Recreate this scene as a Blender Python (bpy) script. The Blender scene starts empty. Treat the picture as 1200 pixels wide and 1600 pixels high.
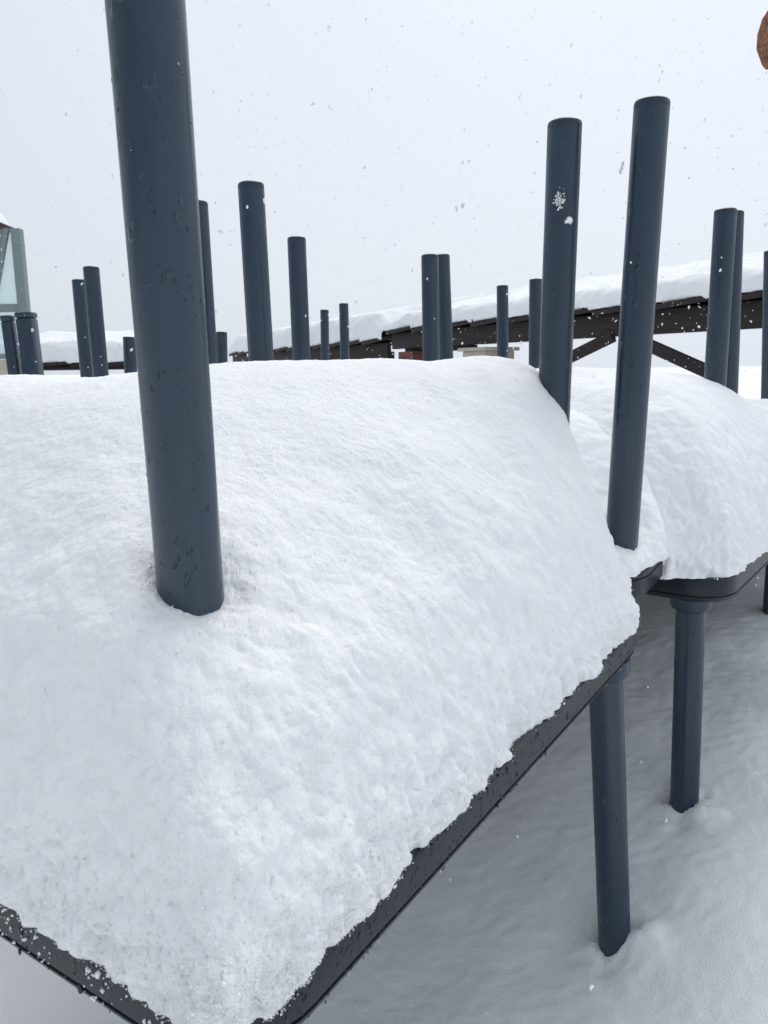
import bpy, math, random
import numpy as np
from mathutils import Vector, Matrix

random.seed(7)
RNG = np.random.default_rng(11)
S = bpy.context.scene
COL = S.collection
R = math.radians

# ------------------------------------------------------------------ noise
_perm = np.random.default_rng(3).permutation(256).astype(np.int64)
_perm = np.concatenate([_perm, _perm, _perm])
_grad = np.random.default_rng(4).normal(size=(256, 3))
_grad /= np.linalg.norm(_grad, axis=1)[:, None]

def perlin(P):
    P = np.asarray(P, dtype=np.float64)
    i = np.floor(P).astype(np.int64)
    f = P - i
    i &= 255
    w = f * f * f * (f * (f * 6 - 15) + 10)
    out = 0
    for dx in (0, 1):
        wx = w[..., 0] if dx else 1 - w[..., 0]
        for dy in (0, 1):
            wy = w[..., 1] if dy else 1 - w[..., 1]
            for dz in (0, 1):
                wz = w[..., 2] if dz else 1 - w[..., 2]
                h = _perm[_perm[_perm[(i[..., 0] + dx) & 255] + ((i[..., 1] + dy) & 255)] + ((i[..., 2] + dz) & 255)]
                g = _grad[h]
                d = g[..., 0] * (f[..., 0] - dx) + g[..., 1] * (f[..., 1] - dy) + g[..., 2] * (f[..., 2] - dz)
                out = out + wx * wy * wz * d
    return out * 1.5

def sstep(a, b, x):
    t = np.clip((x - a) / (b - a), 0, 1)
    return t * t * (3 - 2 * t)

# ------------------------------------------------------------------ materials
def new_mat(name):
    m = bpy.data.materials.new(name)
    m.use_nodes = True
    nt = m.node_tree
    return m, nt, nt.nodes['Principled BSDF']

def N(nt, kind, **kw):
    n = nt.nodes.new(kind)
    for k, v in kw.items():
        if k in n.inputs: n.inputs[k].default_value = v
        else: setattr(n, k, v)
    return n

def snow_material(name, col, s1=260., s2=900., b1=.5, b2=.6, d=.002, sss=0):
    m, nt, b = new_mat(name)
    b.inputs['Base Color'].default_value = (*col, 1)
    b.inputs['Roughness'].default_value = .75
    b.inputs['Specular IOR Level'].default_value = .2
    if sss:
        b.inputs['Subsurface Weight'].default_value = .6; b.inputs['Subsurface Radius'].default_value = (.9, 1.0, 1.15); b.inputs['Subsurface Scale'].default_value = sss
    tc = N(nt, 'ShaderNodeTexCoord')
    n1 = N(nt, 'ShaderNodeTexNoise'); n1.inputs['Scale'].default_value = s1; n1.inputs['Detail'].default_value = 4; n1.inputs['Roughness'].default_value = .65
    n2 = N(nt, 'ShaderNodeTexVoronoi'); n2.inputs['Scale'].default_value = s2
    nt.links.new(tc.outputs['Object'], n1.inputs['Vector'])
    nt.links.new(tc.outputs['Object'], n2.inputs['Vector'])
    bp1 = N(nt, 'ShaderNodeBump'); bp1.inputs['Strength'].default_value = b1; bp1.inputs['Distance'].default_value = d
    bp2 = N(nt, 'ShaderNodeBump'); bp2.inputs['Strength'].default_value = b2; bp2.inputs['Distance'].default_value = d * .4
    nt.links.new(n1.outputs['Fac'], bp1.inputs['Height'])
    nt.links.new(n2.outputs['Distance'], bp2.inputs['Height'])
    nt.links.new(bp1.outputs['Normal'], bp2.inputs['Normal'])
    nt.links.new(bp2.outputs['Normal'], b.inputs['Normal'])
    return m

def paint_material(name, col, rough=.42, drops=True, scale=70., thr=.82, spec=.5, dd=.0013, streak=True):
    """dark powder coat, wetted by scattered water drops"""
    m, nt, b = new_mat(name)
    tc = N(nt, 'ShaderNodeTexCoord')
    mp = N(nt, 'ShaderNodeMapping'); mp.inputs['Scale'].default_value = (1, 1, .6)
    nt.links.new(tc.outputs['Object'], mp.inputs['Vector'])
    nz = N(nt, 'ShaderNodeTexNoise'); nz.inputs['Scale'].default_value = 14; nz.inputs['Detail'].default_value = 5
    nt.links.new(mp.outputs['Vector'], nz.inputs['Vector'])
    mix = N(nt, 'ShaderNodeMix', data_type='RGBA')
    mix.inputs[6].default_value = (*[c * .82 for c in col], 1)
    mix.inputs[7].default_value = (*[c * 1.18 for c in col], 1)
    nt.links.new(nz.outputs['Fac'], mix.inputs[0])
    nt.links.new(mix.outputs[2], b.inputs['Base Color'])
    b.inputs['Roughness'].default_value = rough
    # long vertical wet streaks
    ms_ = N(nt, 'ShaderNodeMapping'); ms_.inputs['Scale'].default_value = (60, 60, 5)
    ns_ = N(nt, 'ShaderNodeTexNoise'); ns_.inputs['Scale'].default_value = 1; ns_.inputs['Detail'].default_value = 3
    nt.links.new(tc.outputs['Object'], ms_.inputs['Vector']); nt.links.new(ms_.outputs['Vector'], ns_.inputs['Vector'])
    rs_ = N(nt, 'ShaderNodeMapRange'); rs_.inputs['From Min'].default_value = .38; rs_.inputs['From Max'].default_value = .62
    rs_.inputs['To Min'].default_value = rough - .12; rs_.inputs['To Max'].default_value = rough + .10
    if streak: nt.links.new(ns_.outputs['Fac'], rs_.inputs['Value'])
    nt.links.new(rs_.outputs[0], b.inputs['Roughness'])
    b.inputs['Specular IOR Level'].default_value = spec
    fine = N(nt, 'ShaderNodeTexNoise'); fine.inputs['Scale'].default_value = 900; fine.inputs['Detail'].default_value = 2
    nt.links.new(tc.outputs['Object'], fine.inputs['Vector'])
    bp = N(nt, 'ShaderNodeBump'); bp.inputs['Strength'].default_value = .12; bp.inputs['Distance'].default_value = .0006
    nt.links.new(fine.outputs['Fac'], bp.inputs['Height'])
    last = bp
    if drops:
        # warp so that the drops are not perfect discs
        wn = N(nt, 'ShaderNodeTexNoise'); wn.inputs['Scale'].default_value = 120
        nt.links.new(mp.outputs['Vector'], wn.inputs['Vector'])
        va = N(nt, 'ShaderNodeVectorMath', operation='MULTIPLY_ADD')
        va.inputs[1].default_value = (.012, .012, .012)
        nt.links.new(wn.outputs['Color'], va.inputs[0]); nt.links.new(mp.outputs['Vector'], va.inputs[2])
        vo = N(nt, 'ShaderNodeTexVoronoi'); vo.inputs['Scale'].default_value = scale
        nt.links.new(va.outputs[0], vo.inputs['Vector'])
        sep = N(nt, 'ShaderNodeSeparateColor'); nt.links.new(vo.outputs['Color'], sep.inputs[0])
        pick = N(nt, 'ShaderNodeMath', operation='GREATER_THAN'); pick.inputs[1].default_value = thr
        nt.links.new(sep.outputs[0], pick.inputs[0])
        # radius varies from cell to cell
        rad = N(nt, 'ShaderNodeMapRange'); rad.inputs['To Min'].default_value = .12; rad.inputs['To Max'].default_value = .36
        nt.links.new(sep.outputs[1], rad.inputs['Value'])
        dv = N(nt, 'ShaderNodeMath', operation='DIVIDE'); nt.links.new(vo.outputs['Distance'], dv.inputs[0]); nt.links.new(rad.outputs[0], dv.inputs[1])
        prof = N(nt, 'ShaderNodeMapRange', interpolation_type='SMOOTHSTEP'); prof.inputs['From Min'].default_value = 1.0; prof.inputs['From Max'].default_value = .45
        nt.links.new(dv.outputs[0], prof.inputs['Value'])
        mul = N(nt, 'ShaderNodeMath', operation='MULTIPLY'); nt.links.new(prof.outputs[0], mul.inputs[0]); nt.links.new(pick.outputs[0], mul.inputs[1])
        bp2 = N(nt, 'ShaderNodeBump'); bp2.inputs['Strength'].default_value = 1; bp2.inputs['Distance'].default_value = dd
        nt.links.new(mul.outputs[0], bp2.inputs['Height']); nt.links.new(bp.outputs['Normal'], bp2.inputs['Normal'])
        last = bp2
        rr = N(nt, 'ShaderNodeMapRange'); nt.links.new(rs_.outputs[0], rr.inputs['To Min']); rr.inputs['To Max'].default_value = .06
        nt.links.new(mul.outputs[0], rr.inputs['Value']); nt.links.new(rr.outputs[0], b.inputs['Roughness'])
    nt.links.new(last.outputs['Normal'], b.inputs['Normal'])
    return m

def wood_material(name, c1, c2, axis_scale=(3, 3, 40)):
    m, nt, b = new_mat(name)
    tc = N(nt, 'ShaderNodeTexCoord')
    mp = N(nt, 'ShaderNodeMapping'); mp.inputs['Scale'].default_value = axis_scale
    nz = N(nt, 'ShaderNodeTexNoise'); nz.inputs['Scale'].default_value = 3; nz.inputs['Detail'].default_value = 6
    nt.links.new(tc.outputs['Object'], mp.inputs['Vector']); nt.links.new(mp.outputs['Vector'], nz.inputs['Vector'])
    cr = N(nt, 'ShaderNodeValToRGB')
    cr.color_ramp.elements[0].position = .35; cr.color_ramp.elements[0].color = (*c1, 1)
    cr.color_ramp.elements[1].position = .7; cr.color_ramp.elements[1].color = (*c2, 1)
    nt.links.new(nz.outputs['Fac'], cr.inputs[0]); nt.links.new(cr.outputs[0], b.inputs['Base Color'])
    bp = N(nt, 'ShaderNodeBump'); bp.inputs['Strength'].default_value = .5; bp.inputs['Distance'].default_value = .004
    nt.links.new(nz.outputs['Fac'], bp.inputs['Height']); nt.links.new(bp.outputs['Normal'], b.inputs['Normal'])
    b.inputs['Roughness'].default_value = .75
    return m

def rough_material(name, c1, c2, scale=8, bump=.3):
    m, nt, b = new_mat(name)
    tc = N(nt, 'ShaderNodeTexCoord')
    nz = N(nt, 'ShaderNodeTexNoise'); nz.inputs['Scale'].default_value = scale; nz.inputs['Detail'].default_value = 6
    nt.links.new(tc.outputs['Object'], nz.inputs['Vector'])
    mix = N(nt, 'ShaderNodeMix', data_type='RGBA'); mix.inputs[6].default_value = (*c1, 1); mix.inputs[7].default_value = (*c2, 1)
    nt.links.new(nz.outputs['Fac'], mix.inputs[0]); nt.links.new(mix.outputs[2], b.inputs['Base Color'])
    bp = N(nt, 'ShaderNodeBump'); bp.inputs['Strength'].default_value = bump; bp.inputs['Distance'].default_value = .01
    nt.links.new(nz.outputs['Fac'], bp.inputs['Height']); nt.links.new(bp.outputs['Normal'], b.inputs['Normal'])
    b.inputs['Roughness'].default_value = .85
    return m

def brick_material(name):
    m, nt, b = new_mat(name)
    tc = N(nt, 'ShaderNodeTexCoord')
    br = N(nt, 'ShaderNodeTexBrick'); br.inputs['Scale'].default_value = 4
    br.inputs['Color1'].default_value = (.20, .045, .03, 1); br.inputs['Color2'].default_value = (.10, .035, .03, 1); br.inputs['Mortar'].default_value = (.10, .09, .085, 1)
    mp = N(nt, 'ShaderNodeMapping'); mp.inputs['Rotation'].default_value = (R(90), 0, 0)
    nt.links.new(tc.outputs['Object'], mp.inputs['Vector']); nt.links.new(mp.outputs['Vector'], br.inputs['Vector'])
    nt.links.new(br.outputs['Color'], b.inputs['Base Color'])
    b.inputs['Roughness'].default_value = .85
    return m

SNOW = snow_material('fresh_snow', (.90, .91, .93), sss=.005)
GRAIN = snow_material('snow_grain', (.95, .955, .965), b1=.1, b2=.1)
GRAIN2 = snow_material('settled_snow', (.93, .94, .955), b1=.35, b2=.4)
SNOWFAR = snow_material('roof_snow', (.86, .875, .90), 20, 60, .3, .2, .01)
GSNOW = snow_material('ground_snow', (.88, .90, .91), 90., 420., .5, .7, .003)
PAINT = paint_material('slate_powder_coat', (.012, .031, .058), .34, True, 75., .6, .6)
PAINTRIM = paint_material('slate_table_edge', (.005, .010, .018), .30, True, 150., .3, .45, .0022, False)
CAP = paint_material('plastic_foot', (.012, .026, .045), .40, False)
WOOD = wood_material('dark_stained_wood', (.010, .007, .008), (.028, .018, .017), (2, 2, 30))
LOGW = wood_material('brown_log_wood', (.06, .025, .016), (.28, .10, .035), (14, 2, 14))
LOGEND = wood_material('log_end_wood', (.05, .022, .016), (.42, .15, .045), (4, 20, 20))
STONE = rough_material('plastered_stone', (.42, .38, .31), (.55, .50, .43), 6)
BRICK = brick_material('red_brick')
STEEL = rough_material('grey_green_steel', (.17, .22, .22), (.23, .28, .28), 30, .05)
ROOFM = rough_material('brown_roof_sheet', (.035, .022, .024), (.06, .04, .04), 12, .1)
WALLM = rough_material('dark_shed_boards', (.03, .026, .028), (.06, .05, .05), 12, .2)

def glass_material():
    m, nt, b = new_mat('teal_tinted_glass')
    b.inputs['Base Color'].default_value = (.80, .93, .92, 1)
    b.inputs['Roughness'].default_value = .06
    b.inputs['Transmission Weight'].default_value = .75
    b.inputs['IOR'].default_value = 1.2
    return m
GLASS = glass_material()

# ------------------------------------------------------------------ object helpers
def tag(o, label=None, cat=None, group=None, kind=None):
    if label: o['label'] = label
    if cat: o['category'] = cat
    if group: o['group'] = group
    if kind: o['kind'] = kind
    return o

def thing(name, label, cat, loc, group=None):
    o = bpy.data.objects.new(name, None)
    o.empty_display_size = .1
    COL.objects.link(o); o.location = loc
    return tag(o, label, cat, group)

def mesh_np(name, V, F, mat, smooth=True):
    """V (n,3), F (m,4) or (m,3) arrays -> mesh"""
    me = bpy.data.meshes.new(name)
    V = np.ascontiguousarray(V, dtype=np.float32); F = np.ascontiguousarray(F, dtype=np.int32)
    k = F.shape[1]
    me.vertices.add(len(V)); me.vertices.foreach_set('co', V.ravel())
    me.loops.add(F.size); me.loops.foreach_set('vertex_index', F.ravel())
    me.polygons.add(len(F))
    me.polygons.foreach_set('loop_start', np.arange(0, F.size, k, dtype=np.int32))
    me.polygons.foreach_set('loop_total', np.full(len(F), k, dtype=np.int32))
    me.polygons.foreach_set('use_smooth', np.full(len(F), smooth))
    me.update(calc_edges=True); me.validate()
    me.materials.append(mat)
    return me

def link(name, me, parent=None, loc=None):
    o = bpy.data.objects.new(name, me)
    COL.objects.link(o)
    if parent: o.parent = parent
    if loc is not None: o.location = loc
    return o

class MB:
    def __init__(s): s.v, s.f, s.sm = [], [], []
    def add(s, V, F, smooth=False):
        k = len(s.v)
        s.v += [tuple(map(float, p)) for p in V]
        s.f += [tuple(i + k for i in q) for q in F]
        s.sm += [smooth] * len(F)
    def box(s, c, half, ax=None, bev=0):
        """box at c with half sizes along three axes (rows of ax)"""
        ax = np.eye(3) if ax is None else np.asarray(ax, float)
        c = np.asarray(c, float); h = half
        if bev <= 0:
            P = [c + sx * h[0] * ax[0] + sy * h[1] * ax[1] + sz * h[2] * ax[2] for sx in (-1, 1) for sy in (-1, 1) for sz in (-1, 1)]
            s.add(P, [(0, 1, 3, 2), (4, 6, 7, 5), (0, 4, 5, 1), (2, 3, 7, 6), (0, 2, 6, 4), (1, 5, 7, 3)])
        else:
            import bmesh
            bm = bmesh.new(); bmesh.ops.create_cube(bm, size=2)
            for v in bm.verts: v.co = Vector((v.co.x * h[0], v.co.y * h[1], v.co.z * h[2]))
            bmesh.ops.bevel(bm, geom=bm.edges[:], offset=bev, segments=2, affect='EDGES', profile=.5)
            bm.verts.index_update()
            P = [c + v.co.x * ax[0] + v.co.y * ax[1] + v.co.z * ax[2] for v in bm.verts]
            s.add(P, [tuple(v.index for v in f.verts) for f in bm.faces]); bm.free()
    def bar(s, a, b, w, t, up=(0, 0, 1), bev=0):
        a, b = np.array(a, float), np.array(b, float)
        d = b - a; L = np.linalg.norm(d); d /= L
        u = np.array(up, float); u -= d * (u @ d); u /= np.linalg.norm(u)
        s.box((a + b) / 2, (L / 2, w / 2, t / 2), (d, np.cross(u, d), u), bev)
    def lathe(s, a, b, prof, n=40):
        """revolve (t metres from a toward b, radius) about axis a-b"""
        a, b = np.array(a, float), np.array(b, float)
        d = (b - a) / np.linalg.norm(b - a)
        u = np.cross(d, (0, 1, 0) if abs(d[1]) < .9 else (1, 0, 0)); u /= np.linalg.norm(u); w = np.cross(d, u)
        V, F = [], []
        for t, r in prof:
            for i in range(n):
                q = 2 * math.pi * i / n
                V.append(a + d * t + (u * math.cos(q) + w * math.sin(q)) * r)
        for j in range(len(prof) - 1):
            for i in range(n):
                F.append((j * n + i, j * n + (i + 1) % n, (j + 1) * n + (i + 1) % n, (j + 1) * n + i))
        F.append(tuple(range(n - 1, -1, -1))); F.append(tuple((len(prof) - 1) * n + i for i in range(n)))
        s.add(V, F, True)
    def build(s, name, mat, parent=None, off=None):
        off = np.zeros(3) if off is None else np.array(off, float)
        me = bpy.data.meshes.new(name)
        me.from_pydata([tuple(np.array(v) - off) for v in s.v], [], s.f)
        me.polygons.foreach_set('use_smooth', s.sm)
        me.validate(); me.materials.append(mat)
        try: me.set_sharp_from_angle(angle=R(35))
        except Exception: pass
        return link(name, me, parent)

# ------------------------------------------------------------------ camera
CAMZ = 1.14
cam = bpy.data.cameras.new('camera')
co = bpy.data.objects.new('camera', cam); COL.objects.link(co)
pt, rl = R(10.4), R(.7)
Fw = Vector((0, math.cos(pt), -math.sin(pt))); U0 = Vector((0, math.sin(pt), math.cos(pt))); R0 = Vector((1, 0, 0))
Uw = U0 * math.cos(rl) + R0 * math.sin(rl); Rw = R0 * math.cos(rl) - U0 * math.sin(rl)
co.matrix_world = Matrix(((Rw.x, Uw.x, -Fw.x, 0), (Rw.y, Uw.y, -Fw.y, 0), (Rw.z, Uw.z, -Fw.z, CAMZ), (0, 0, 0, 1)))
cam.sensor_fit = 'VERTICAL'; cam.sensor_height = 36; cam.sensor_width = 27
cam.lens = 1204 / 1600 * 36
cam.clip_start = .02; cam.clip_end = 5000
cam.dof.use_dof = True; cam.dof.focus_distance = 1.1; cam.dof.aperture_fstop = 20
S.camera = co
S.cycles.diffuse_bounces = 8; S.cycles.max_bounces = 16

# ------------------------------------------------------------------ light: overcast snowfall
SUN_EL, SUN_AZ = R(52), R(14)          # high, ahead and a little to the right, behind the cloud
w = bpy.data.worlds.new('World'); S.world = w; w.use_nodes = True
nt = w.node_tree; bg = nt.nodes['Background']
sky = N(nt, 'ShaderNodeTexSky', sky_type='NISHITA', sun_disc=False)
sky.sun_elevation = SUN_EL; sky.sun_rotation = SUN_AZ; sky.dust_density = 6; sky.air_density = 1.0
tc = N(nt, 'ShaderNodeTexCoord')
dot = N(nt, 'ShaderNodeVectorMath', operation='DOT_PRODUCT')
gv = Vector((.58, .54, .62)).normalized(); dot.inputs[1].default_value = gv
nt.links.new(tc.outputs['Generated'], dot.inputs[0])
mr = N(nt, 'ShaderNodeMapRange'); mr.inputs['From Min'].default_value = -1; mr.inputs['From Max'].default_value = 1
nt.links.new(dot.outputs['Value'], mr.inputs['Value'])
cr = N(nt, 'ShaderNodeValToRGB')
els = cr.color_ramp.elements
def grey(k): return (.672 * k, .720 * k, .790 * k, 1)
els[0].position = 0; els[0].color = grey(.28)
els[1].position = 1; els[1].color = grey(1.02)
e = els.new(.5); e.color = grey(.82)
e = els.new(.78); e.color = grey(.95)
nt.links.new(mr.outputs[0], cr.inputs[0])
sk = N(nt, 'ShaderNodeVectorMath', operation='SCALE'); sk.inputs['Scale'].default_value = .1
nt.links.new(sky.outputs[0], sk.inputs[0])
mx = N(nt, 'ShaderNodeMix', data_type='RGBA'); mx.inputs[0].default_value = .07
nt.links.new(cr.outputs[0], mx.inputs[6]); nt.links.new(sk.outputs[0], mx.inputs[7])
nt.links.new(mx.outputs[2], bg.inputs['Color'])
bg.inputs['Strength'].default_value = 1.0
sl = bpy.data.lights.new('sun', 'SUN'); sl.energy = 1.2; sl.angle = R(40); sl.color = (1, .97, .93)
so = bpy.data.objects.new('sun', sl); COL.objects.link(so)
sd = Vector((math.sin(SUN_AZ) * math.cos(SUN_EL), math.cos(SUN_AZ) * math.cos(SUN_EL), math.sin(SUN_EL)))
so.rotation_euler = (-sd).to_track_quat('-Z', 'Y').to_euler(); so.location = (0, 0, 8)
S.view_settings.view_transform = 'Standard'; S.view_settings.look = 'None'; S.view_settings.gamma = 1
S.view_settings.exposure = .3

# ------------------------------------------------------------------ ground
def ground_z(x, y):
    t = np.maximum(.7 * x + .71 * y, -1.) - .075 * np.exp(-((x - .56) ** 2 + (y - 1.3) ** 2) / .12)
    g = .55 - 1.607 * np.exp(-t / .70)
    g = .5 * (g + .12 + np.sqrt((g - .12) ** 2 + .01))
    return np.minimum(g, .56)

def axis(near0, near1, step, far0, far1, grow=1.16):
    a = list(np.arange(near0, near1, step))
    s = step
    while a[-1] < far1: s *= grow; a.append(a[-1] + s)
    s = step
    while a[0] > far0: s *= grow; a.insert(0, a[0] - s)
    return np.array(a)

def grid_faces(nr, nc, wrap=False):
    i = np.arange(nr - 1)[:, None]; j = np.arange(nc if wrap else nc - 1)[None, :]
    a = i * nc + j; b = i * nc + (j + 1) % nc
    return np.stack([a, b, b + nc, a + nc], -1).reshape(-1, 4)

gx = axis(-.3, 1.5, .0065, -900, 900); gy = axis(.25, 2.2, .0065, -60, 1500)
X, Y = np.meshgrid(gx, gy)
Z = ground_z(X, Y)
P3 = np.stack([X, Y, X * 0], -1)
near = np.exp(-((X - .6) ** 2 + (Y - 1.2) ** 2) / 9)
Z = Z + perlin(P3 * 3.1) * .018 * near + perlin(P3 * 11) * .006 * near + perlin(P3 * np.array([28, 60, 1])) * .0022 * near + perlin(P3 * np.array([70, 110, 1])) * .0010 * near
for (cx, cy, r, h) in [(.350, 1.095, .022, -.012), (.410, 1.100, .036, .024), (.52, 1.16, .12, .03), (.592, 1.318, .026, .018), (.545, 1.31, .022, -.012), (1.02, 1.78, .08, -.035), (.75, 1.05, .25, .03)]:
    Z = Z + h * np.exp(-((X - cx) ** 2 + (Y - cy) ** 2) / r ** 2)
for (cx, cy) in [(.375, 1.12), (.572, 1.345)]:
    ring = np.exp(-((X - cx) ** 2 + (Y - cy) ** 2) / .06 ** 2)
    Z = Z + ring * (perlin(P3 * 34) * .014 + perlin(P3 * 75) * .008)
Z = Z + perlin(P3 * 55) * .0016 * near
V = np.stack([X, Y, Z], -1).reshape(-1, 3)
g = link('ground', mesh_np('ground', V, grid_faces(len(gy), len(gx)), GSNOW))
tag(g, 'deep fresh snow lying on the terrace under the tables', 'ground', kind='structure')

# ------------------------------------------------------------------ tables
EZ0, SLAB = .70, .045                   # underside of an upright table top, thickness
LEG_R = .026

def frame(deg):
    a = R(deg); e = np.array([math.cos(a), math.sin(a)]); return e, np.array([-e[1], e[0]])

def slab_mb(nc, e, l, le, ll, z0, rad=.075, flip=False):
    """rounded rectangular table top from its near corner, edges along e and l"""
    c = nc + e * le / 2 + l * ll / 2
    prof = [(.030, 0), (.010, 0), (.004, .003), (.001, .008), (.0, .011), (.0025, .0118), (.0025, .0135), (0, .0143), (0, SLAB - .007), (.002, SLAB - .002), (.007, SLAB), (.03, SLAB)]
    if flip: prof = [(a, SLAB - b) for a, b in prof][::-1]
    n = 10; rings = []
    for ins, z in prof:
        ring = []
        hx, hy, r = le / 2 - ins, ll / 2 - ins, max(rad - ins, .01)
        for k, (sx, sy) in enumerate([(1, 1), (-1, 1), (-1, -1), (1, -1)]):
            for i in range(n + 1):
                q = math.pi / 2 * (k + i / n)
                px, py = sx * (hx - r) + r * math.cos(q), sy * (hy - r) + r * math.sin(q)
                xy = c + e * px + l * py
                ring.append((xy[0], xy[1], z0 + z))
        rings.append(ring)
    m = MB(); n2 = len(rings[0]); V = [p for r_ in rings for p in r_]; F = []
    for j in range(len(rings) - 1):
        for i in range(n2): F.append((j * n2 + i, j * n2 + (i + 1) % n2, (j + 1) * n2 + (i + 1) % n2, (j + 1) * n2 + i))
    F.append(tuple(range(n2 - 1, -1, -1))); F.append(tuple((len(rings) - 1) * n2 + i for i in range(n2)))
    m.add(V, F, True)
    return m

def add_leg(root, base, tip, n=40, r=LEG_R, foot=True):
    """tubular leg from the table top (base) to its foot (tip), with its collar and foot cap"""
    off = np.array(root.location)
    b, t = np.array(base, float), np.array(tip, float)
    L = np.linalg.norm(t - b); d = (t - b) / L
    m = MB(); m.lathe(b, t, [(0, r), (L - .012, r)], n)
    leg = m.build('leg', PAINT, root, off)
    c = MB(); c.lathe(b, t, [(.0005, r * 1.42), (.018, r * 1.42), (.026, r * 1.30), (.030, r * 1.02)], n)
    c.build('collar', PAINT, leg, off)
    if foot:
        f = MB(); f.lathe(b, t, [(L - .0118, r * .985), (L - .0105, r * 1.0), (L - .005, r), (L - .002, r * .965), (L, r * .86)], n)
        f.build('foot_cap', CAP, leg, off)
    return leg

def upright_table(label, nc, deg, le, ll, zoff=0, inset=.06, splay=3.5, legs=None, group='snowed-in upright tables', vis=(1, 1, 1, 1)):
    e, l = frame(deg); nc = np.array(nc, float)
    c = nc + e * le / 2 + l * ll / 2
    root = thing('table', label, 'table', (c[0], c[1], 0), group)
    slab_mb(nc, e, l, le, ll, EZ0 + zoff).build('tabletop', PAINTRIM, root, root.location)
    for k, (a, b) in enumerate([(inset, inset), (le - inset, inset), (inset, ll - inset), (le - inset, ll - inset)]):
        if not vis[k]: continue
        p = nc + e * a + l * b
        base = np.array([p[0], p[1], EZ0 + zoff]); o = p - c; o /= np.linalg.norm(o)
        q = p + o * .70 * math.tan(R(splay)); tip = np.array([q[0], q[1], 0])
        if legs and k in legs: base, tip = map(np.array, legs[k])
        add_leg(root, base, tip)
    return root

def upturned_table(label, nc, deg, le, ll, legs, zoff=0, r=LEG_R, group='upturned tables with legs in the air'):
    e, l = frame(deg); nc = np.array(nc, float)
    c = nc + e * le / 2 + l * ll / 2
    z0 = EZ0 + SLAB + zoff + .001
    root = thing('upturned_table', label, 'table', (c[0], c[1], z0), group)
    slab_mb(nc, e, l, le, ll, z0, flip=True).build('tabletop', PAINTRIM, root, root.location)
    for base, tip in legs:
        b = np.array(base, float); t = np.array(tip, float)
        b = t + (b - t) * (z0 + SLAB - t[2]) / (b[2] - t[2])
        add_leg(root, b, t, r=r)
    return root

# ------------------------------------------------------------------ snow mounds
ICO_V = None
def ico():
    global ICO_V
    if ICO_V is None:
        import bmesh
        bm = bmesh.new(); bmesh.ops.create_icosphere(bm, subdivisions=1, radius=1)
        bm.verts.index_update()
        ICO_V = (np.array([v.co[:] for v in bm.verts]), np.array([[v.index for v in f.verts] for f in bm.faces])); bm.free()
    return ICO_V

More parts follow.
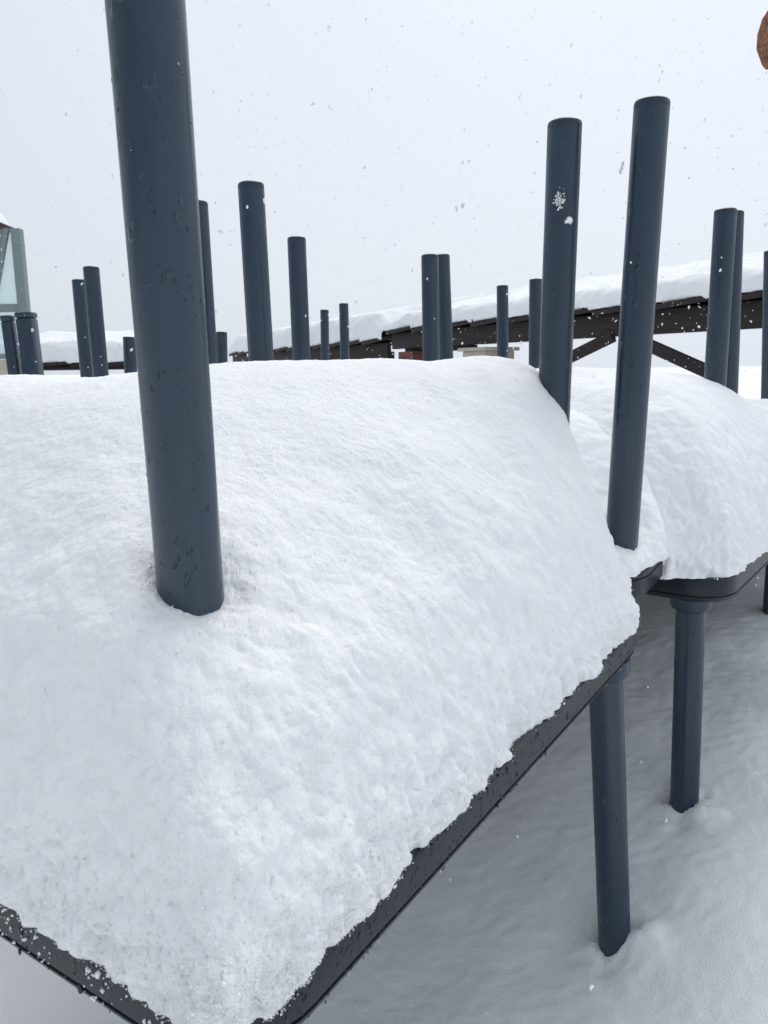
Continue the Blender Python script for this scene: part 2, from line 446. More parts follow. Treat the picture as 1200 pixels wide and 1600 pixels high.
def mound(name, label, nc, deg, poly, H, z0, nth, nr, wedge=.22, amp=1., seed=0., crumb=0, dips=(), inset=None, kexp=2.2, group='snow heaped on the stacked tables', view=(0, 0), soft=90, joined=(), raw=False):
    """heap of snow over a table top; poly = outline in (p along l, q along e)"""
    e, l = frame(deg); nc = np.array(nc, float)
    poly = np.array(poly, float); c = (poly.min(0) + poly.max(0)) / 2
    # outline distance along rays from c
    M = 6000; th = np.linspace(0, 2 * math.pi, M, endpoint=False)
    D = np.stack([np.cos(th), np.sin(th)], -1); B = np.full(M, 1e9)
    for i in range(len(poly)):
        a, b = poly[i] - c, poly[(i + 1) % len(poly)] - c
        ed = b - a; den = D[:, 0] * ed[1] - D[:, 1] * ed[0]
        den = np.where(abs(den) < 1e-9, 1e-9, den)
        t = (a[0] * ed[1] - a[1] * ed[0]) / den
        s = (a[0] * D[:, 1] - a[1] * D[:, 0]) / den
        ok = (t > 0) & (s >= -1e-6) & (s <= 1 + 1e-6)
        B = np.where(ok & (t < B), t, B)
    ker = np.exp(-np.linspace(-2.5, 2.5, 2 * soft + 1) ** 2); ker /= ker.sum()
    B = np.convolve(np.concatenate([B[-soft:], B, B[:soft]]), ker, 'valid')
    if inset is not None: B = B - inset(c[0] + D[:, 0] * B, c[1] + D[:, 1] * B)
    B0 = B.copy()
    # ragged outline
    pw = np.stack([D[:, 0] * B, D[:, 1] * B, np.full(M, seed)], -1)
    B = B + amp * (perlin(pw * 9) * .009 + perlin(pw * 26 + 7) * .008 + perlin(pw * 70 + 3) * .004)
    # denser sampling towards the viewer
    Pw = nc + np.outer(c[0] + D[:, 0] * B, l) + np.outer(c[1] + D[:, 1] * B, e)
    dist = np.hypot(Pw[:, 0] - view[0], Pw[:, 1] - view[1])
    dens = np.hypot(np.roll(Pw[:, 0], -1) - Pw[:, 0], np.roll(Pw[:, 1], -1) - Pw[:, 1]) / np.maximum(dist, .25) ** 1.3
    cum = np.concatenate([[0], np.cumsum(dens)]); cum /= cum[-1]
    ths = np.interp(np.linspace(0, 1, nth, endpoint=False), cum, np.append(th, 2 * math.pi))
    Bs = np.interp(ths, np.append(th, 2 * math.pi), np.append(B0, B0[0]))
    dB = np.interp(ths, np.append(th, 2 * math.pi), np.append(B - B0, B[0] - B0[0]))
    # radial sampling: the last ~45% of rings go round the shoulder
    ns = int(nr * (.5 if nth < 1500 else .36))
    phi = np.linspace(math.pi / 2, 0, ns)
    x_edge = 1 - np.sin(phi) ** (2 / kexp)                       # superellipse param
    x_edge = 1 - np.cos(phi) ** (2 / kexp)
    h_edge = np.sin(phi) ** (2 / kexp)
    xin = np.linspace(1, 0, nr - ns, endpoint=False)             # from centre to the shoulder
    Rr = np.zeros((nr, nth)); Eh = np.ones((nr, nth))
    W = np.minimum(wedge(ths) if callable(wedge) else wedge, Bs * .92)
    core = Bs - W
    Rr[:nr - ns] = np.linspace(.004, 1, nr - ns, endpoint=False)[:, None] * core[None, :]
    Rr[nr - ns:] = core[None, :] + W[None, :] * (np.cos(phi) ** (2 / kexp))[:, None] + dB[None, :] * (1 - sstep(0, .45, h_edge))[:, None]
    Eh[nr - ns:] = h_edge[:, None]
    pp = c[0] + Rr * np.cos(ths)[None, :]; qq = c[1] + Rr * np.sin(ths)[None, :]
    hh = H(pp, qq) * Eh
    xy = nc + pp[..., None] * l + qq[..., None] * e
    for (dx, dy, r, dh) in dips:
        hh = hh + dh * np.exp(-((xy[..., 0] - dx) ** 2 + (xy[..., 1] - dy) ** 2) / r ** 2) * Eh
    V = np.concatenate([xy, (z0 + hh)[..., None]], -1)
    # displace along normals
    du = np.roll(V, -1, 1) - np.roll(V, 1, 1); dv = np.gradient(V, axis=0)
    nn = np.cross(dv, du); nn /= np.linalg.norm(nn, axis=-1, keepdims=True) + 1e-12
    nn *= np.sign(nn[..., 2].mean() + 1e-9)
    tt = 1 - Eh                                              # 0 on top, 1 at the rim
    a0 = .45 + .75 * sstep(.0, .55, tt)
    foot = 1 - sstep(.9, 1., tt) * .5
    Q = V + seed
    rim = sstep(.25, .85, tt)
    low = np.clip(1.15 - (V[..., 2] - z0) / .42, 0, 1)        # clumpier towards the edges of the heap
    d = perlin(Q * 4.5) * .014 + perlin(Q * 12 + 2) * (.003 + .0035 * low)
    d += perlin(Q * 24 + 5) * .0028 * low + (np.abs(perlin(Q * 19 + 11)) - .22) * .0100 * low ** 2
    d += (np.abs(perlin(Q * 52 + 6)) - .22) * .0040 * low ** 1.5
    d += perlin(Q * 46 + 9) * .0014 * (a0 + low)
    d += perlin(Q * 95 + 4) * .0007 * (a0 + low)
    d += (np.abs(perlin(Q * 36 + 1)) - .22) * .0135 * rim + (np.abs(perlin(Q * 95 + 3)) - .22) * .0040 * rim
    if nth > 600:
        d += perlin(Q * 190 + 5) * .0010 * (.7 + .6 * rim)
        d += (np.abs(perlin(Q * 260 + 8)) - .2) * .0012 * rim
        d += perlin(Q * 480 + 6) * .0006
    d = d * amp * foot
    V = V + nn * d[..., None]
    V[..., 2] = np.maximum(V[..., 2], z0 + .0004 * (1 - np.arange(nr)[:, None] / nr))
    # tuck the last ring back under
    cen = nc + c[0] * l + c[1] * e
    root_loc = np.array([cen[0], cen[1], z0])
    Vf = V.reshape(-1, 3)
    F = grid_faces(nr, nth, True)
    Vc = Vf[:nth].mean(0)
    allV = [Vf, Vc[None]]; tri = np.stack([np.full(nth, len(Vf)), (np.arange(nth) + 1) % nth, np.arange(nth)], -1)
    T = [np.concatenate([F[:, [0, 1, 2]], F[:, [0, 2, 3]]]), tri]
    if crumb:
        iv, jf = ico(); rng = np.random.default_rng(int(seed * 10) + 5)
        tflat = tt.reshape(-1); dcam = np.linalg.norm(Vf[:, :2] - np.array(view), axis=1)
        wgt = (np.exp(-np.maximum(Vf[:, 2] - z0, 0) / .032) * (.35 + .65 * np.clip(perlin(Vf * 24) * 1.5 + .5, 0, 1)) + .0003) / np.maximum(dcam, .3) ** .6
        for (dx, dy, r, dh) in dips:
            wgt = wgt + .35 * np.exp(-(np.hypot(Vf[:, 0] - dx, Vf[:, 1] - dy) / .036) ** 2) * 1
        idx = rng.choice(len(Vf), crumb, p=wgt / wgt.sum())
        base = Vf[idx] + rng.normal(size=(crumb, 3)) * .0012
        # loose grains fallen on the bare strip of the table edge
        m2 = int(crumb * .05); k2 = rng.choice(nth, m2)
        edge = Vf[(nr - 1) * nth + k2]; outd = edge[:, :2] - cen; outd /= np.linalg.norm(outd, axis=1)[:, None]
        loose = edge.copy(); loose[:, :2] += outd * np.abs(rng.normal(size=m2))[:, None] * .010; loose[:, 2] = z0 + .001
        lim_e = (loose[:, :2] - nc) @ l; lim_q = (loose[:, :2] - nc) @ e
        loose = loose[(lim_e > .012) & (lim_q > .012)]
        if nth > 1500:     # wet crumbs clinging to the bare front left edge
            kk = 150; cq = rng.choice([.07, .13, .2, .24, .33, .42], kk) + rng.normal(size=kk) * .012
            cz = z0 - rng.uniform(.004, .034, kk)
            cl = nc[None] + np.outer(cq, l) - np.outer(np.full(kk, .0004), e)
            loose = np.concatenate([loose, np.column_stack([cl, cz])])
        base = np.concatenate([base, loose]); n = len(base)
        rad = np.exp(rng.normal(size=n) * .42) * .00036
        rad[crumb:] *= 2.2
        sc = rad[:, None, None] * (1 + rng.normal(size=(n, len(iv), 1)) * .38)
        CV = base[:, None, :] + iv[None] * sc
        off = len(Vf) + 1
        CF = jf[None] + (np.arange(n) * len(iv))[:, None, None] + off
        crumb_faces = n * len(jf)
        allV.append(CV.reshape(-1, 3)); T.append(CF.reshape(-1, 3))
    if raw: return np.concatenate(allV), np.concatenate(T)
    for jv, jt in joined:
        T.append(jt + sum(map(len, allV))); allV.append(jv)
    A = np.concatenate(allV) - root_loc
    T = np.concatenate(T)
    me = mesh_np(name, A, T, SNOW if not joined else GRAIN2); me.materials.append(GRAIN)
    if crumb and not joined:
        mi = np.zeros(len(me.polygons), dtype=np.int32); mi[-crumb_faces:] = 1
        me.polygons.foreach_set('material_index', mi)
    o = link(name, me, None, root_loc)
    tag(o, label, 'snow', group)
    return o, V

ZT = EZ0 + SLAB

# ---- the nearest stack
N1 = (-.093, .395)
low1 = upright_table('upright table of the nearest stack, its dark wet edge crossing the lower half', N1, 56.9, .93, .77,
              legs={1: ((.338, 1.128, EZ0), (.388, 1.126, 0))})
up1 = upturned_table('upturned table of the nearest stack, thick leg rising past the top edge', (-.135, .502), 57.2, .93, .77,
               [((-.157, .613, .79), (-.154, .556, 1.51)), ((.275, 1.262, .79), (.283, 1.262, 1.51)), ((-.243, 1.626, .79), (-.257, 1.626, 1.51)), ((-.70, .98, .79), (-.74, .98, 1.51))])
def spline_surface(pts, lam=2e-3):
    """smooth surface (thin plate) through measured snow depths (p, q, depth)"""
    A = np.array(pts, float); X = A[:, :2]
    ker = lambda r2: .5 * r2 * np.log(np.maximum(r2, 1e-12))
    K = ker(((X[:, None] - X[None]) ** 2).sum(-1)) + lam * np.eye(len(A))
    Pm = np.column_stack([np.ones(len(A)), X])
    M = np.block([[K, Pm], [Pm.T, np.zeros((3, 3))]])
    w_ = np.linalg.solve(M, np.concatenate([A[:, 2], np.zeros(3)]))
    def H(p, q):
        out = w_[-3] + w_[-2] * p + w_[-1] * q
        for (a_, b_), c_ in zip(X, w_): out = out + c_ * ker((p - a_) ** 2 + (q - b_) ** 2)
        return out
    return H
H1 = spline_surface([(.45, .5, .40), (.45, .8, .405), (.28, .92, .425), (.30, .75, .405), (.70, .5, .39), (.70, .9, .39), (.75, .2, .355), (.45, .25, .345), (.45, 1.0, .37), (.8, 1.0, .36),
                     (.168, .141, .245), (.152, .116, .230), (.192, .126, .268), (.144, .157, .229),
                     (.165, .95, .375), (.04, .82, .145), (.04, .5, .165), (.04, .25, .145), (.12, .5, .26), (.12, .75, .275), (.22, .5, .33), (.20, .3, .285), (.22, .75, .36),
                     (.30, .05, .19), (.5, .05, .20), (.75, .05, .20), (.02, .02, .085), (.07, .06, .145), (.12, .98, .29)])
def ins1(p, q):   # the snow has slid back from the front left edge
    return -.010 * sstep(.10, .0, q) * sstep(.02, .2, p)
mound('snow_mound', 'big heap of snow on the nearest table stack, filling the middle of the photo', N1, 56.9,
      [(-.012, -.03), (0, .10), (0, .89), (.16, 1.02), (.88, 1.03), (.88, 0), (.12, 0)], H1, ZT, 1700, 520, .085, 1., 1.7, kexp=2.,
      dips=[(-.156, .60, .045, -.006), (-.1565, .603, .031, -.014)], inset=ins1, crumb=20000, soft=70)

# water drops: running down the thick leg, hanging under the wet table edge
def water_material():
    m, nt, b = new_mat('water')
    b.inputs['Base Color'].default_value = (1, 1, 1, 1); b.inputs['Roughness'].default_value = .02
    b.inputs['Transmission Weight'].default_value = 1; b.inputs['IOR'].default_value = 1.33
    return m
WATER = water_material()
def drop(parent, p, nrm, r, long=1.6, flat=.45):
    import bmesh
    off = np.array(parent.parent.location) if parent.parent else np.array(parent.location)
    bm = bmesh.new(); bmesh.ops.create_icosphere(bm, subdivisions=3, radius=1)
    nv = Vector(nrm).normalized(); up = Vector((0, 0, 1)); up = (up - nv * up.dot(nv)).normalized(); sd_ = nv.cross(up)
    for v in bm.verts:
        a, b_, c = v.co.x, v.co.y, v.co.z
        k = 1 - .32 * (c * .5 + .5) + .1 * math.sin(a * 3 + p[2] * 90)
        v.co = Vector(p) - Vector(off) + sd_ * (a * r * k) + up * (c * r * long) + nv * (b_ * r * flat)
    me = bpy.data.meshes.new('water_drop'); bm.to_mesh(me); bm.free()
    for f in me.polygons: f.use_smooth = True
    me.materials.append(WATER); link('water_drop', me, parent)
t1 = up1; leg1 = [c for c in t1.children if c.name.startswith('leg')][0]
rng_d = np.random.default_rng(5)
b0, b1 = np.array((-.157, .613, .79)), np.array((-.154, .556, 1.51))
for (z, ang, r, lg) in [(1.335, -62, .0022, 2.0), (1.322, -58, .0014, 1.2), (1.29, -40, .0013, 3.4), (1.262, -30, .0013, 1.3), (1.245, 22, .0022, 1.9), (1.24, -48, .0016, 2.2), (1.40, -35, .0014, 2.4),
                        (1.225, -52, .0012, 1.2), (1.185, -22, .0010, 1.4), (1.175, 40, .0011, 1.3), (1.14, -20, .0012, 2.6), (1.135, -50, .0014, 1.5), (1.12, 12, .0011, 1.4), (1.09, -26, .0016, 2.2), (1.075, -42, .0012, 1.6),
                        (1.05, 15, .0011, 1.3), (1.03, -38, .0014, 1.6), (1.01, -14, .0016, 1.8), (.995, -48, .0013, 1.6), (.985, 30, .0010, 1.2)]:
    ax = b0 + (b1 - b0) * (z - .79) / .72
    a = R(ang) + math.atan2(-.154, .59) * -1
    n_ = np.array([math.sin(a) , -math.cos(a), 0])
    drop(leg1, ax + n_ * (LEG_R + .0002), n_, r, lg)
top1 = [c for c in low1.children if c.name.startswith('tabletop')][0]
e1, l1 = frame(56.9)
for q in [.07, .12, .16, .215, .26, .33, .345, .42, .47, .55, .60, .68, .74, .81]:
    p = np.array(N1) + e1 * q + l1 * .004
    n_ = -l1
    drop(top1, (p[0], p[1], EZ0 + rng_d.uniform(.0015, .0035)), (n_[0], n_[1], 0), rng_d.uniform(.0011, .0019), 1.15, .9)
for k_ in range(24):
    q = rng_d.uniform(.02, .86); p = np.array(N1) + e1 * q
    drop(top1, (p[0], p[1], EZ0 + rng_d.uniform(.016, .038)), (-l1[0], -l1[1], 0), rng_d.uniform(.0006, .0014), rng_d.uniform(1.1, 2.2), .5)

# beads on the thick leg
BEAD, _, b_ = new_mat('wet_bead'); b_.inputs['Base Color'].default_value = (.012, .020, .030, 1); b_.inputs['Roughness'].default_value = .08
hemi_v, hemi_f = ico(); BV = []; BF = []; off_ = np.array(up1.location)
for k_ in range(170):
    z = rng_d.uniform(.97, 1.42); ax = b0 + (b1 - b0) * (z - .79) / .72
    a = R(rng_d.normal() * 45 - 8) + math.atan2(.154, .59); r = math.exp(rng_d.normal() * .5) * .00055
    n_ = np.array([math.sin(a), -math.cos(a), 0]); sd_ = np.array([math.cos(a), math.sin(a), 0])
    jit = 1 + rng_d.normal(size=len(hemi_v)) * .16; lg = rng_d.uniform(.9, 2.2)
    BV.append(ax + n_ * LEG_R + (hemi_v[:, :1] * sd_ * r + hemi_v[:, 1:2] * n_ * r * .5 + hemi_v[:, 2:] * np.array([0, 0, 1.]) * r * lg) * jit[:, None] - off_)
    BF.append(hemi_f + k_ * len(hemi_v))
wb = link('water_beads', mesh_np('water_beads', np.concatenate(BV), np.concatenate(BF), BEAD), leg1); wb['kind'] = 'stuff'
# fine beads of melt water all along the wet edge
BV = []; BF = []; off_ = np.array(low1.location)
for k_ in range(620):
    right = k_ < 430
    q = rng_d.uniform(.015, .90) ** (1.25 if right else 1.0)
    zz = EZ0 + rng_d.uniform(.006, .043); r = math.exp(rng_d.normal() * .45) * .0009
    if right: p = np.array(N1) + e1 * q; n_ = -l1; sd_ = e1
    else: p = np.array(N1) + l1 * q * .8; n_ = -e1; sd_ = l1
    B3 = np.array([sd_[0], sd_[1], 0]); N3 = np.array([n_[0], n_[1], 0])
    lg = rng_d.uniform(.9, 1.9)
    jit = 1 + rng_d.normal(size=len(hemi_v)) * .14
    BV.append(np.array([p[0], p[1], zz]) + (hemi_v[:, :1] * B3 * r + hemi_v[:, 1:2] * N3 * r * .55 + hemi_v[:, 2:] * np.array([0, 0, 1.]) * r * lg) * jit[:, None] - off_)
    BF.append(hemi_f + k_ * len(hemi_v))
wb = link('water_beads', mesh_np('water_beads', np.concatenate(BV), np.concatenate(BF), BEAD), low1); wb['kind'] = 'stuff'

# ---- the stack on the right
Z2 = .03
upright_table('upright table under the right-hand stack, rounded corner on one straight leg with a collar', (.585, 1.27), 53, .93, .77, Z2,
              legs={0: ((.563, 1.365, EZ0 + Z2), (.578, 1.352, 0)), 1: ((1.048, 2.0, EZ0 + Z2), (1.052, 2.0, 0))})
upturned_table('upturned table of the right-hand stack, bare rounded corner beside its tallest leg', (.388, 1.146), 58.3, .93, .77,
               [((.388, 1.236, .79), (.406, 1.236, 1.53)), ((.829, 1.944, .79), (.827, 1.944, 1.51))], Z2)
def wedge2(th):
    a = np.exp(-((np.angle(np.exp(1j * (th - R(128)))) / R(45)) ** 2))
    return .36 + .16 * a
def H2(p, q):
    return .285 + .075 * sstep(0, .4, q)
corner = mound('', '', (.585, 1.27), 53, [(.088, -.222), (.083, -.06), (.16, .10), (.30, .16), (.95, .22), (.95, -.222)],
               lambda p, q: .038 + .13 * sstep(-.17, .10, q) + .07 * sstep(.15, .36, p) - .10 * sstep(.5, .9, p), ZT + Z2 + .0465, 700, 200, lambda th: .07 + 0 * th, .6, 5.6, 5000, soft=40, raw=True)
mound('snow_mound', 'rounded heap of snow on the right-hand table stack, with two upturned legs in it', (.585, 1.27), 53,
      [(0, .05), (0, .82), (.16, 1.0), (.95, 1.0), (.95, -.06), (.13, -.05)], H2, ZT + Z2, 1000, 320, wedge2, 1., 4.3, 6000, soft=130, joined=[corner])

# ---- far right stack
ZM = .03
upright_table('upright table at the right edge, behind the right-hand stack', (.88, 1.93), 57, .93, .77, ZM, vis=(0, 0, 1, 1))
upturned_table('upturned table at the right edge, one slim leg close behind another leg', (1.02, 1.72), 57, .93, .77,
               [((.933, 2.083, .79), (.906, 2.083, 1.53)), ((1.316, 2.618, .79), (1.275, 2.618, 1.51))], ZM)
mound('snow_mound', 'slope of snow at the right edge of the photo, around the last leg', (1.02, 1.72), 57,
      [(0, 0), (0, .93), (.80, .93), (.80, 0)], lambda p, q: .27 + 0 * p, ZT + ZM, 300, 120, .36, 1., 7.1)

# ---- stacks behind the nearest one
def back_stack(lab_up, lab_low, lab_snow, nc, deg, le, ll, legs, zoff=0, h=.30, seed=2., vis=(1, 1, 1, 1)):
    upright_table(lab_low, nc, deg, le, ll, zoff, vis=vis)
    upturned_table(lab_up, nc, deg, le, ll, legs, zoff)
    mound('snow_mound', lab_snow, nc, deg, [(0, 0), (0, le), (ll, le), (ll, 0)], lambda p, q: h + 0 * p, ZT + zoff, 200, 80, .24, .8, seed)

back_stack('upturned table showing only one leg, half hidden behind the thick near leg', 'upright table hidden left of and behind the nearest stack', 'heap of snow hidden behind the thick near leg',
           (-.425, 1.71), 111.5, .60, .77, [((-.396, 1.789, .79), (-.405, 1.789, 1.51))], seed=8.3)
back_stack('upturned table in the middle distance behind the nearest heap, three legs showing', 'upright table buried in the middle distance behind the nearest heap', 'heap of snow in the middle distance behind the nearest heap',
           (-.215, 2.18), 52, .80, .92, [((-.228, 2.264, .79), (-.236, 2.264, 1.51)), ((.241, 2.77, .79), (.211, 2.77, 1.53)), ((-.953, 2.663, .79), (-.962, 2.663, 1.49))], seed=3.9)
back_stack('upturned table behind the gap at centre right, a leg doubled with another leg', 'upright table buried behind the gap at centre right', 'heap of snow behind the gap at centre right',
           (.73, 2.00), 54, .88, .66, [((.155, 2.412, .79), (.147, 2.412, 1.48)), ((.641, 3.264, .79), (.631, 3.264, 1.50))], seed=5.2, vis=(0, 1, 1, 1))
back_stack('upturned table before the shelter beam, one thin leg left of the tall legs', 'upright table buried farther back in front of the shelter beam', 'heap of snow farther back in front of the shelter beam',
           (.56, 3.50), 54, .90, .70, [((.559, 3.59, .79), (.545, 3.59, 1.51))], seed=6.6)
back_stack('farthest upturned table, two short thin legs side by side left of centre', 'farthest upright table, buried left of centre', 'farthest heap of snow, around two short thin legs',
           (-.14, 4.35), 106, .62, .80, [((-.208, 4.422, .79), (-.21, 4.422, 1.51)), ((-.358, 4.858, .79), (-.349, 4.858, 1.51))], seed=9.4)
back_stack('upturned table at left, the shorter leg of a leaning pair', 'upright table buried at the far left', 'heap of snow at the far left below the leaning pair of legs',
           (-1.53, 2.42), 57, .90, .72, [((-1.163, 3.097, .79), (-1.17, 3.097, 1.50))], seed=2.2)
back_stack('low upturned table sunk in snow, short stubs either side of the thick leg', 'low upright table sunk in the snow at left', 'low heap of snow around two short stubs at left',
           (-1.02, 3.17), 62, .80, .70, [((-1.06, 3.27, .79), (-1.045, 3.27, 1.29)), ((-.775, 3.75, .79), (-.76, 3.75, 1.33))], -.2, h=.30, seed=1.1)

# ---- two dark posts at the left edge
def metal_post(label, base, top, half):
    root = thing('metal_post', label, 'post', base, 'dark posts by the glass pavilion')
    a, b = np.array(base, float), np.array(top, float); b2 = b - (b - a) / np.linalg.norm(b - a) * .03
    m = MB(); m.bar(a, b2, half * 2, half * 2, (0, 1, 0), half * .28); m.build('shaft', PAINT, root, base)
    m = MB(); m.bar(b2, b, half * 2.06, half * 2.06, (0, 1, 0), half * .25); m.build('top_cap', PAINT, root, base)
metal_post('thick dark square post in front of the glass pavilion', (-1.765, 4.02, .3), (-1.80, 4.02, 1.452), .042)
metal_post('slim dark post left of a thick square post at the left edge', (-1.85, 4.02, .3), (-1.895, 4.02, 1.437), .027)

# ---- lump of snow stuck on a leg
def lump(label, c, r, n=9, squash=(1, .5, 1.4)):
    iv, jf = ico(); rng = np.random.default_rng(int(abs(c[0]) * 999)); V = []; F = []
    for i in range(n):
        o = rng.normal(size=3) * r * .55 * np.array(squash)
        V.append(iv * r * rng.uniform(.07, .24) * (1 + rng.normal(size=(len(iv), 1)) * .35) + o); F.append(jf + i * len(iv))
    tag(link('snow_clump', mesh_np('snow_clump', np.concatenate(V), np.concatenate(F), SNOW), None, c), label, 'snow')
lump('small white clump of snow stuck on the left one of the two tall right legs', (.272, 1.2365, 1.392), .0075, 110)

# ------------------------------------------------------------------ roofs behind
def roof(name, label, A, B, ztop, fasc, n_board, parent_parts=None, rise=R(15), depth=2.2, snow=.33, snow_label='', seed=1., jag=.02):
    A, B = np.array(A, float), np.array(B, float)
    d = B - A; L = np.linalg.norm(d); d /= L
    nrm = np.array([d[1], -d[0]])                     # away from the viewer: up the roof
    if nrm @ ((A + B) / 2) < 0: nrm = -nrm
    d3 = np.array([d[0], d[1], 0]); n3 = np.array([nrm[0], nrm[1], 0]); up = np.array([0, 0, 1.])
    cen = (A + B) / 2
    root = thing(name, label, 'shelter', (cen[0], cen[1], 0))
    P = lambda s, t, z: np.array([*(A + d * s + nrm * t), z])
    m = MB(); m.box(P(L / 2, .04, ztop - .045 - fasc / 2), (L / 2, .04, fasc / 2), (d3, n3, up), .008)
    m.build('fascia_beam', WOOD, root, root.location)
    m = MB(); m.box(P(L / 2, .11, ztop - .045 - fasc * .72), (L / 2, .03, fasc * .27), (d3, n3, up)); m.build('eaves_plate', WOOD, root, root.location)
    # lapped boards along the eaves
    bl = L / n_board
    sl = np.cos(rise) * n3 + np.sin(rise) * up; sn = -np.sin(rise) * n3 + np.cos(rise) * up
    for k in range(n_board):
        a = P(k * bl - .03, -.10, ztop - .018 + .034); b = P((k + 1) * bl + .03, -.10, ztop - .018 - .022)
        dd = (b - a) / np.linalg.norm(b - a)
        up2 = np.cross(dd, sl); up2 /= np.linalg.norm(up2); up2 = up2 if up2[2] > 0 else -up2
        m = MB(); c = (a + b) / 2 + sl * .35
        m.box(c, (np.linalg.norm(b - a) / 2, .35, .028), (dd, sl, up2), .005)
        m.build('roof_board', WOOD, root, root.location)
    m = MB(); m.box(P(L / 2, .1, ztop - .06) + sl * depth / 2, (L / 2, depth / 2, .03), (d3, sl, sn)); m.build('roof_deck', ROOFM, root, root.location)
    # snow on it
    ns, nt_ = 260, 56
    s = np.linspace(-.02, L + .02, ns)
    prof = []
    for i in range(nt_):
        q = i / (nt_ - 1)
        if q < .35:
            a = math.pi / 2 * (q / .35); prof.append((-.09 + .22 * (1 - math.cos(a)), snow * math.sin(a) ** .9 + .012, 1))
        else:
            k = (q - .35) / .65; prof.append((.13 + k * (depth - .1), snow + .012 + k * (depth - .1) * math.tan(rise), 1 - k))
    prof = np.array(prof)
    endf = np.minimum(1, np.sqrt(np.clip(np.minimum(s + .05, L - s + .05) / .5, 0, 1)))
    SS, QQ = np.meshgrid(s, np.arange(nt_))
    T = prof[QQ, 0]; Zz = prof[QQ, 1] * (.35 + .65 * np.broadcast_to(endf, SS.shape))
    saw = ((s / bl) % 1.0)
    notch = np.exp(-((saw - .04) / .07) ** 2) + np.exp(-((saw - 1.04) / .07) ** 2)
    low = np.clip(1 - QQ / (nt_ * .22), 0, 1)
    pn = np.stack([SS * 1.0, T, Zz + seed], -1)
    T = T + perlin(pn * 2.2) * .06 + perlin(pn * 7) * .022 - low * notch[None, :] * .035
    lift = np.broadcast_to(.012 + .036 * (1 - saw)[None, :], SS.shape) * low
    Zz = Zz + lift * (1 - .9 * notch[None, :]) + perlin(pn * 3 + 5) * .035 * (1 - low) + perlin(pn * 12) * .008
    XY = A[None, None] + SS[..., None] * d + T[..., None] * nrm
    V = np.concatenate([XY, (ztop - .012 + Zz)[..., None]], -1).reshape(-1, 3)
    n0 = len(V)
    bot = V.reshape(nt_, ns, 3)[[0, -1]].copy(); bot[1, :, 2] -= snow
    V2 = np.concatenate([V, bot[1]]); F = grid_faces(nt_, ns)
    j = np.arange(ns - 1); Fb = np.stack([n0 - ns + j, n0 - ns + j + 1, n0 + j + 1, n0 + j], -1)
    Fu = np.stack([n0 + j, n0 + j + 1, j + 1, j], -1)
    loc = np.array([cen[0], cen[1], ztop])
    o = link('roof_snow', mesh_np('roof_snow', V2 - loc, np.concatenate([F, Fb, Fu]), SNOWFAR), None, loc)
    tag(o, snow_label, 'snow')
    return root, P, L, d3, n3

EA, EB = (4.55, 5.90), (.17, 13.4)
near_roof, PR, LR, d3, n3 = roof('shelter', 'dark timber shelter with braces under a snow-laden roof at right', EA, EB, 1.80, .26, 11, rise=R(12), snow=.28,
                                 snow_label='thick snow on the shelter roof behind the tall right legs', seed=3.)
def s_at_u(u):   # distance along the eaves at the bearing u of the photo
    best = min(np.linspace(0, LR, 800), key=lambda s: abs(600 + 1204 * PR(s, 0, 0)[0] / (PR(s, 0, 0)[1] * .9836) - u)); return best
off = near_roof.location
sl_, sr_ = 4.75, 2.35                    # posts along the eaves
for s_ in (sl_, sr_):
    m = MB(); m.box(PR(s_, .06, .75), (.07, .07, .75), (d3, n3, (0, 0, 1)), .008); m.build('post', WOOD, near_roof, off)
mid = 3.62
for s_, z_ in ((sl_, 1.16), (sr_, 1.06)):
    m = MB(); m.bar(PR(mid + (.10 if s_ > mid else -.10), -.0, 1.50), PR(s_, -.0, z_), .07, .13, (0, 0, 1), .006); m.build('brace', WOOD, near_roof, off)
m = MB(); c = PR(6.3, .2, .70)
m.box(c, (.27, .27, .70), (d3, n3, (0, 0, 1)), .02); m.build('stone_pillar', STONE, near_roof, off)
m = MB(); m.box(PR(6.3, .2, 1.425), (.32, .32, .025), (d3, n3, (0, 0, 1)), .008); m.build('pillar_cap', STONE, near_roof, off)
m = MB(); m.box(PR(8.1, .1, .72), (.22, .2, .72), (d3, n3, (0, 0, 1)), .01); m.build('brick_pillar', BRICK, near_roof, off)
m = MB(); m.bar(PR(6.5, .12, 1.46), PR(8.4, .12, 1.46), .08, .07, (0, 0, 1), .006); m.build('lower_rail', WOOD, near_roof, off)

roof('long_shelter', 'long low timber shelter roof in the far left middle, a thin dark line under snow', (.09, 13.6), (-4.3, 22.6), 1.66, .34, 12, snow=.5, rise=R(10),
     snow_label='thick snow on the long far shelter roof left of centre', seed=6.)
roof('low_shed', 'low shed at far left, its eaves just above the nearest heap of snow', (-4.25, 14.1), (-7.6, 14.4), 1.33, .07, 5, snow=.40, rise=R(8),
     snow_label='pillow of snow on the low shed at far left', seed=8.)

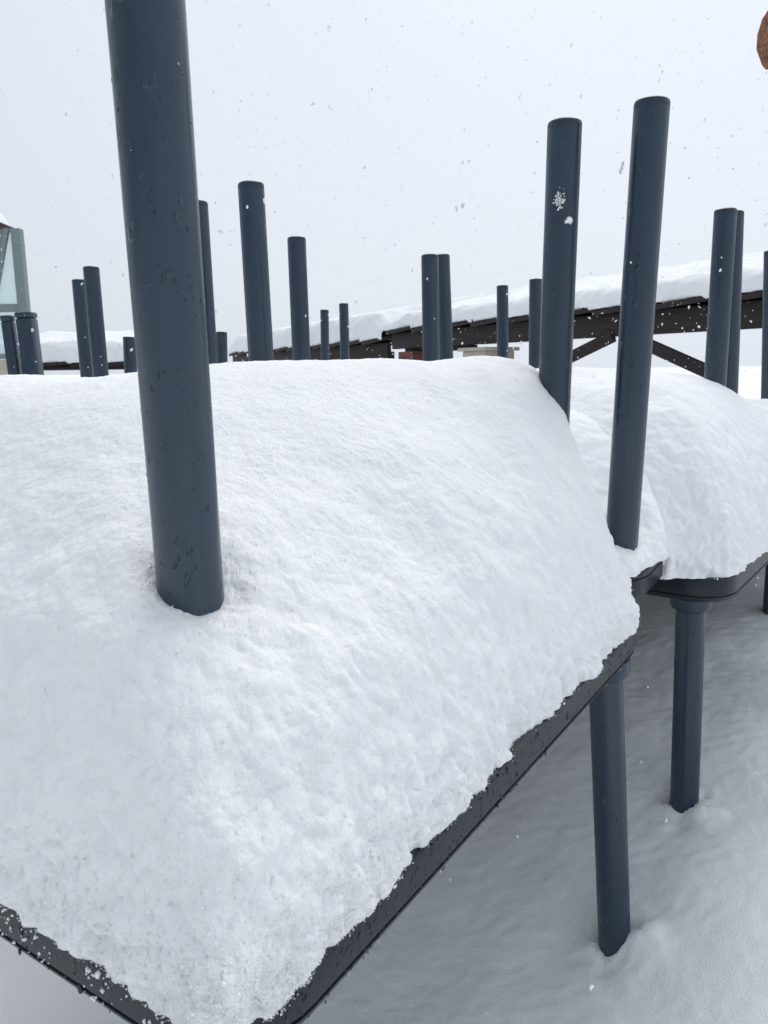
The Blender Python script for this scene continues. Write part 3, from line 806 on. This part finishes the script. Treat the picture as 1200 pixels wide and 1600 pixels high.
# ------------------------------------------------------------------ glass pavilion at the left edge
gp = thing('glass_pavilion', 'glass-walled pavilion with a snowy brown roof at the left edge', 'pavilion', (-5.2, 9.9, 0)); off = gp.location
cx, cy = -4.20, 9.35
m = MB(); m.box((cx, cy, 1.40), (.055, .055, 1.40), None, .008); m.build('corner_post', STEEL, gp, off)
m = MB(); m.box((cx - 1.3, cy, 1.915), (1.245, .035, .045)); m.build('glazing_rail', STEEL, gp, off)
m = MB(); m.box((cx - 1.3, cy, 1.36), (1.245, .03, .03)); m.build('glazing_rail', STEEL, gp, off)
m = MB(); m.box((cx - 1.3, cy, 2.38), (1.245, .008, .42)); m.build('glass_pane', GLASS, gp, off)
m = MB(); m.box((cx - 1.3, cy, 1.63), (1.245, .008, .235)); m.build('glass_pane', GLASS, gp, off)
m = MB(); m.box((cx - 1.3, cy, .66), (1.245, .05, .66)); m.build('base_wall', STONE, gp, off)
m = MB(); m.bar((cx - .10, cy - .03, 2.80), (cx - .34, cy - .03, 1.95), .05, .05, (0, 1, 0)); m.build('diagonal_mullion', STEEL, gp, off)
m = MB()
tri = [(cx - .12, 2.80), (cx - .36, 1.96), (cx - 2.5, 1.96), (cx - 2.5, 2.80)]
V = [(x, cy - .012, z) for x, z in tri] + [(x, cy + .012 + .02, z) for x, z in tri]
m.add(V, [(3, 2, 1, 0), (4, 5, 6, 7), (0, 1, 5, 4), (1, 2, 6, 5), (2, 3, 7, 6), (3, 0, 4, 7)]); m.build('dark_panel', STEEL, gp, off)
m = MB(); m.box((cx - 2.55, cy + 1.0, 1.40), (.05, 1.0, 1.40)); m.build('side_wall', STEEL, gp, off)
m = MB(); sl = Vector((-1, 0, .42)).normalized()
m.bar((cx - .20, cy + .12, 2.84), (cx - 2.6, cy + .12, 2.84 + 2.4 * .42), .5, .07, (0, 0, 1)); m.build('roof', ROOFM, gp, off)
s = np.linspace(0, 1, 60); t = np.linspace(-1, 1, 30); SS, TT = np.meshgrid(s, t)
hs = .20 * (1 - np.abs(TT) ** 6) ** .5 * np.sqrt(np.clip(SS * 9, 0, 1))
px = cx - .24 - SS * 2.35; py = cy + .12 + TT * .25; pz = 2.89 + (SS * 2.35 + .04) * .42 + hs + perlin(np.stack([px * 4, py * 4, px * 0], -1)) * .03 * np.clip(SS * 9, 0, 1)
V = np.stack([px, py, pz], -1).reshape(-1, 3); loc = np.array([cx - 1.3, cy + .7, 3.3])
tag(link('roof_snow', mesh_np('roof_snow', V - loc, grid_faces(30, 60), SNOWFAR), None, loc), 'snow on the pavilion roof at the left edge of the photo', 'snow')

# ------------------------------------------------------------------ log end at the top right
lb = thing('log_beam', 'brown chamfered log end jutting in at the top right corner', 'beam', (1.9, 2.85, 0)); off = lb.location
def log_prof(): return [(0, .078), (.012, .098), (.03, .112), (.9, .115), (1.25, .115)]
m = MB(); m.lathe((1.318, 2.85, 2.245), (2.6, 2.85, 2.26), log_prof(), 10); o = m.build('log', LOGW, lb, off)
m = MB(); m.lathe((1.313, 2.85, 2.245), (1.34, 2.85, 2.245), [(0, .074), (.0049, .076)], 10); m.build('sawn_end', LOGEND, lb, off)
m = MB(); m.lathe((2.35, 2.85, 0), (2.35, 2.85, 2.15), [(0, .11), (2.142, .10)], 14); m.build('post', LOGW, lb, off)

# ------------------------------------------------------------------ falling snow
FLAKE, nt, b = new_mat('snowflake')
b.inputs['Base Color'].default_value = (.92, .93, .95, 1); b.inputs['Roughness'].default_value = .6
tl = N(nt, 'ShaderNodeBsdfTranslucent'); tl.inputs['Color'].default_value = (.95, .96, .98, 1)
ms = N(nt, 'ShaderNodeMixShader'); ms.inputs[0].default_value = .55
nt.links.new(b.outputs[0], ms.inputs[1]); nt.links.new(tl.outputs[0], ms.inputs[2]); nt.links.new(ms.outputs[0], nt.nodes['Material Output'].inputs['Surface'])
iv, jf = ico()
nf = 9000
rng = np.random.default_rng(21)
P = np.stack([rng.uniform(-2.6, 2.8, nf), rng.uniform(.36, 6.5, nf), rng.uniform(.33, 3.3, nf)], -1)
k = rng.integers(1, 4, nf); V = []; F = []; c0 = 0
for i in range(nf):
    r = min(.0027, .0014 * math.exp(rng.normal() * .45)) * (1 if P[i, 1] > 1.1 else .55)
    for j in range(k[i]):
        st = 1 + rng.uniform(0, .8)
        vv = iv * np.array([1, 1, st]) * r * (1 + rng.normal(size=(len(iv), 1)) * .22) + P[i] + rng.normal(size=3) * r * .9 * (j > 0)
        V.append(vv); F.append(jf + c0); c0 += len(iv)
V = np.concatenate(V)
tag(link('snowfall', mesh_np('snowfall', V, np.concatenate(F), FLAKE)), 'snowflakes falling through the air all over the terrace', 'snowflakes', kind='stuff')
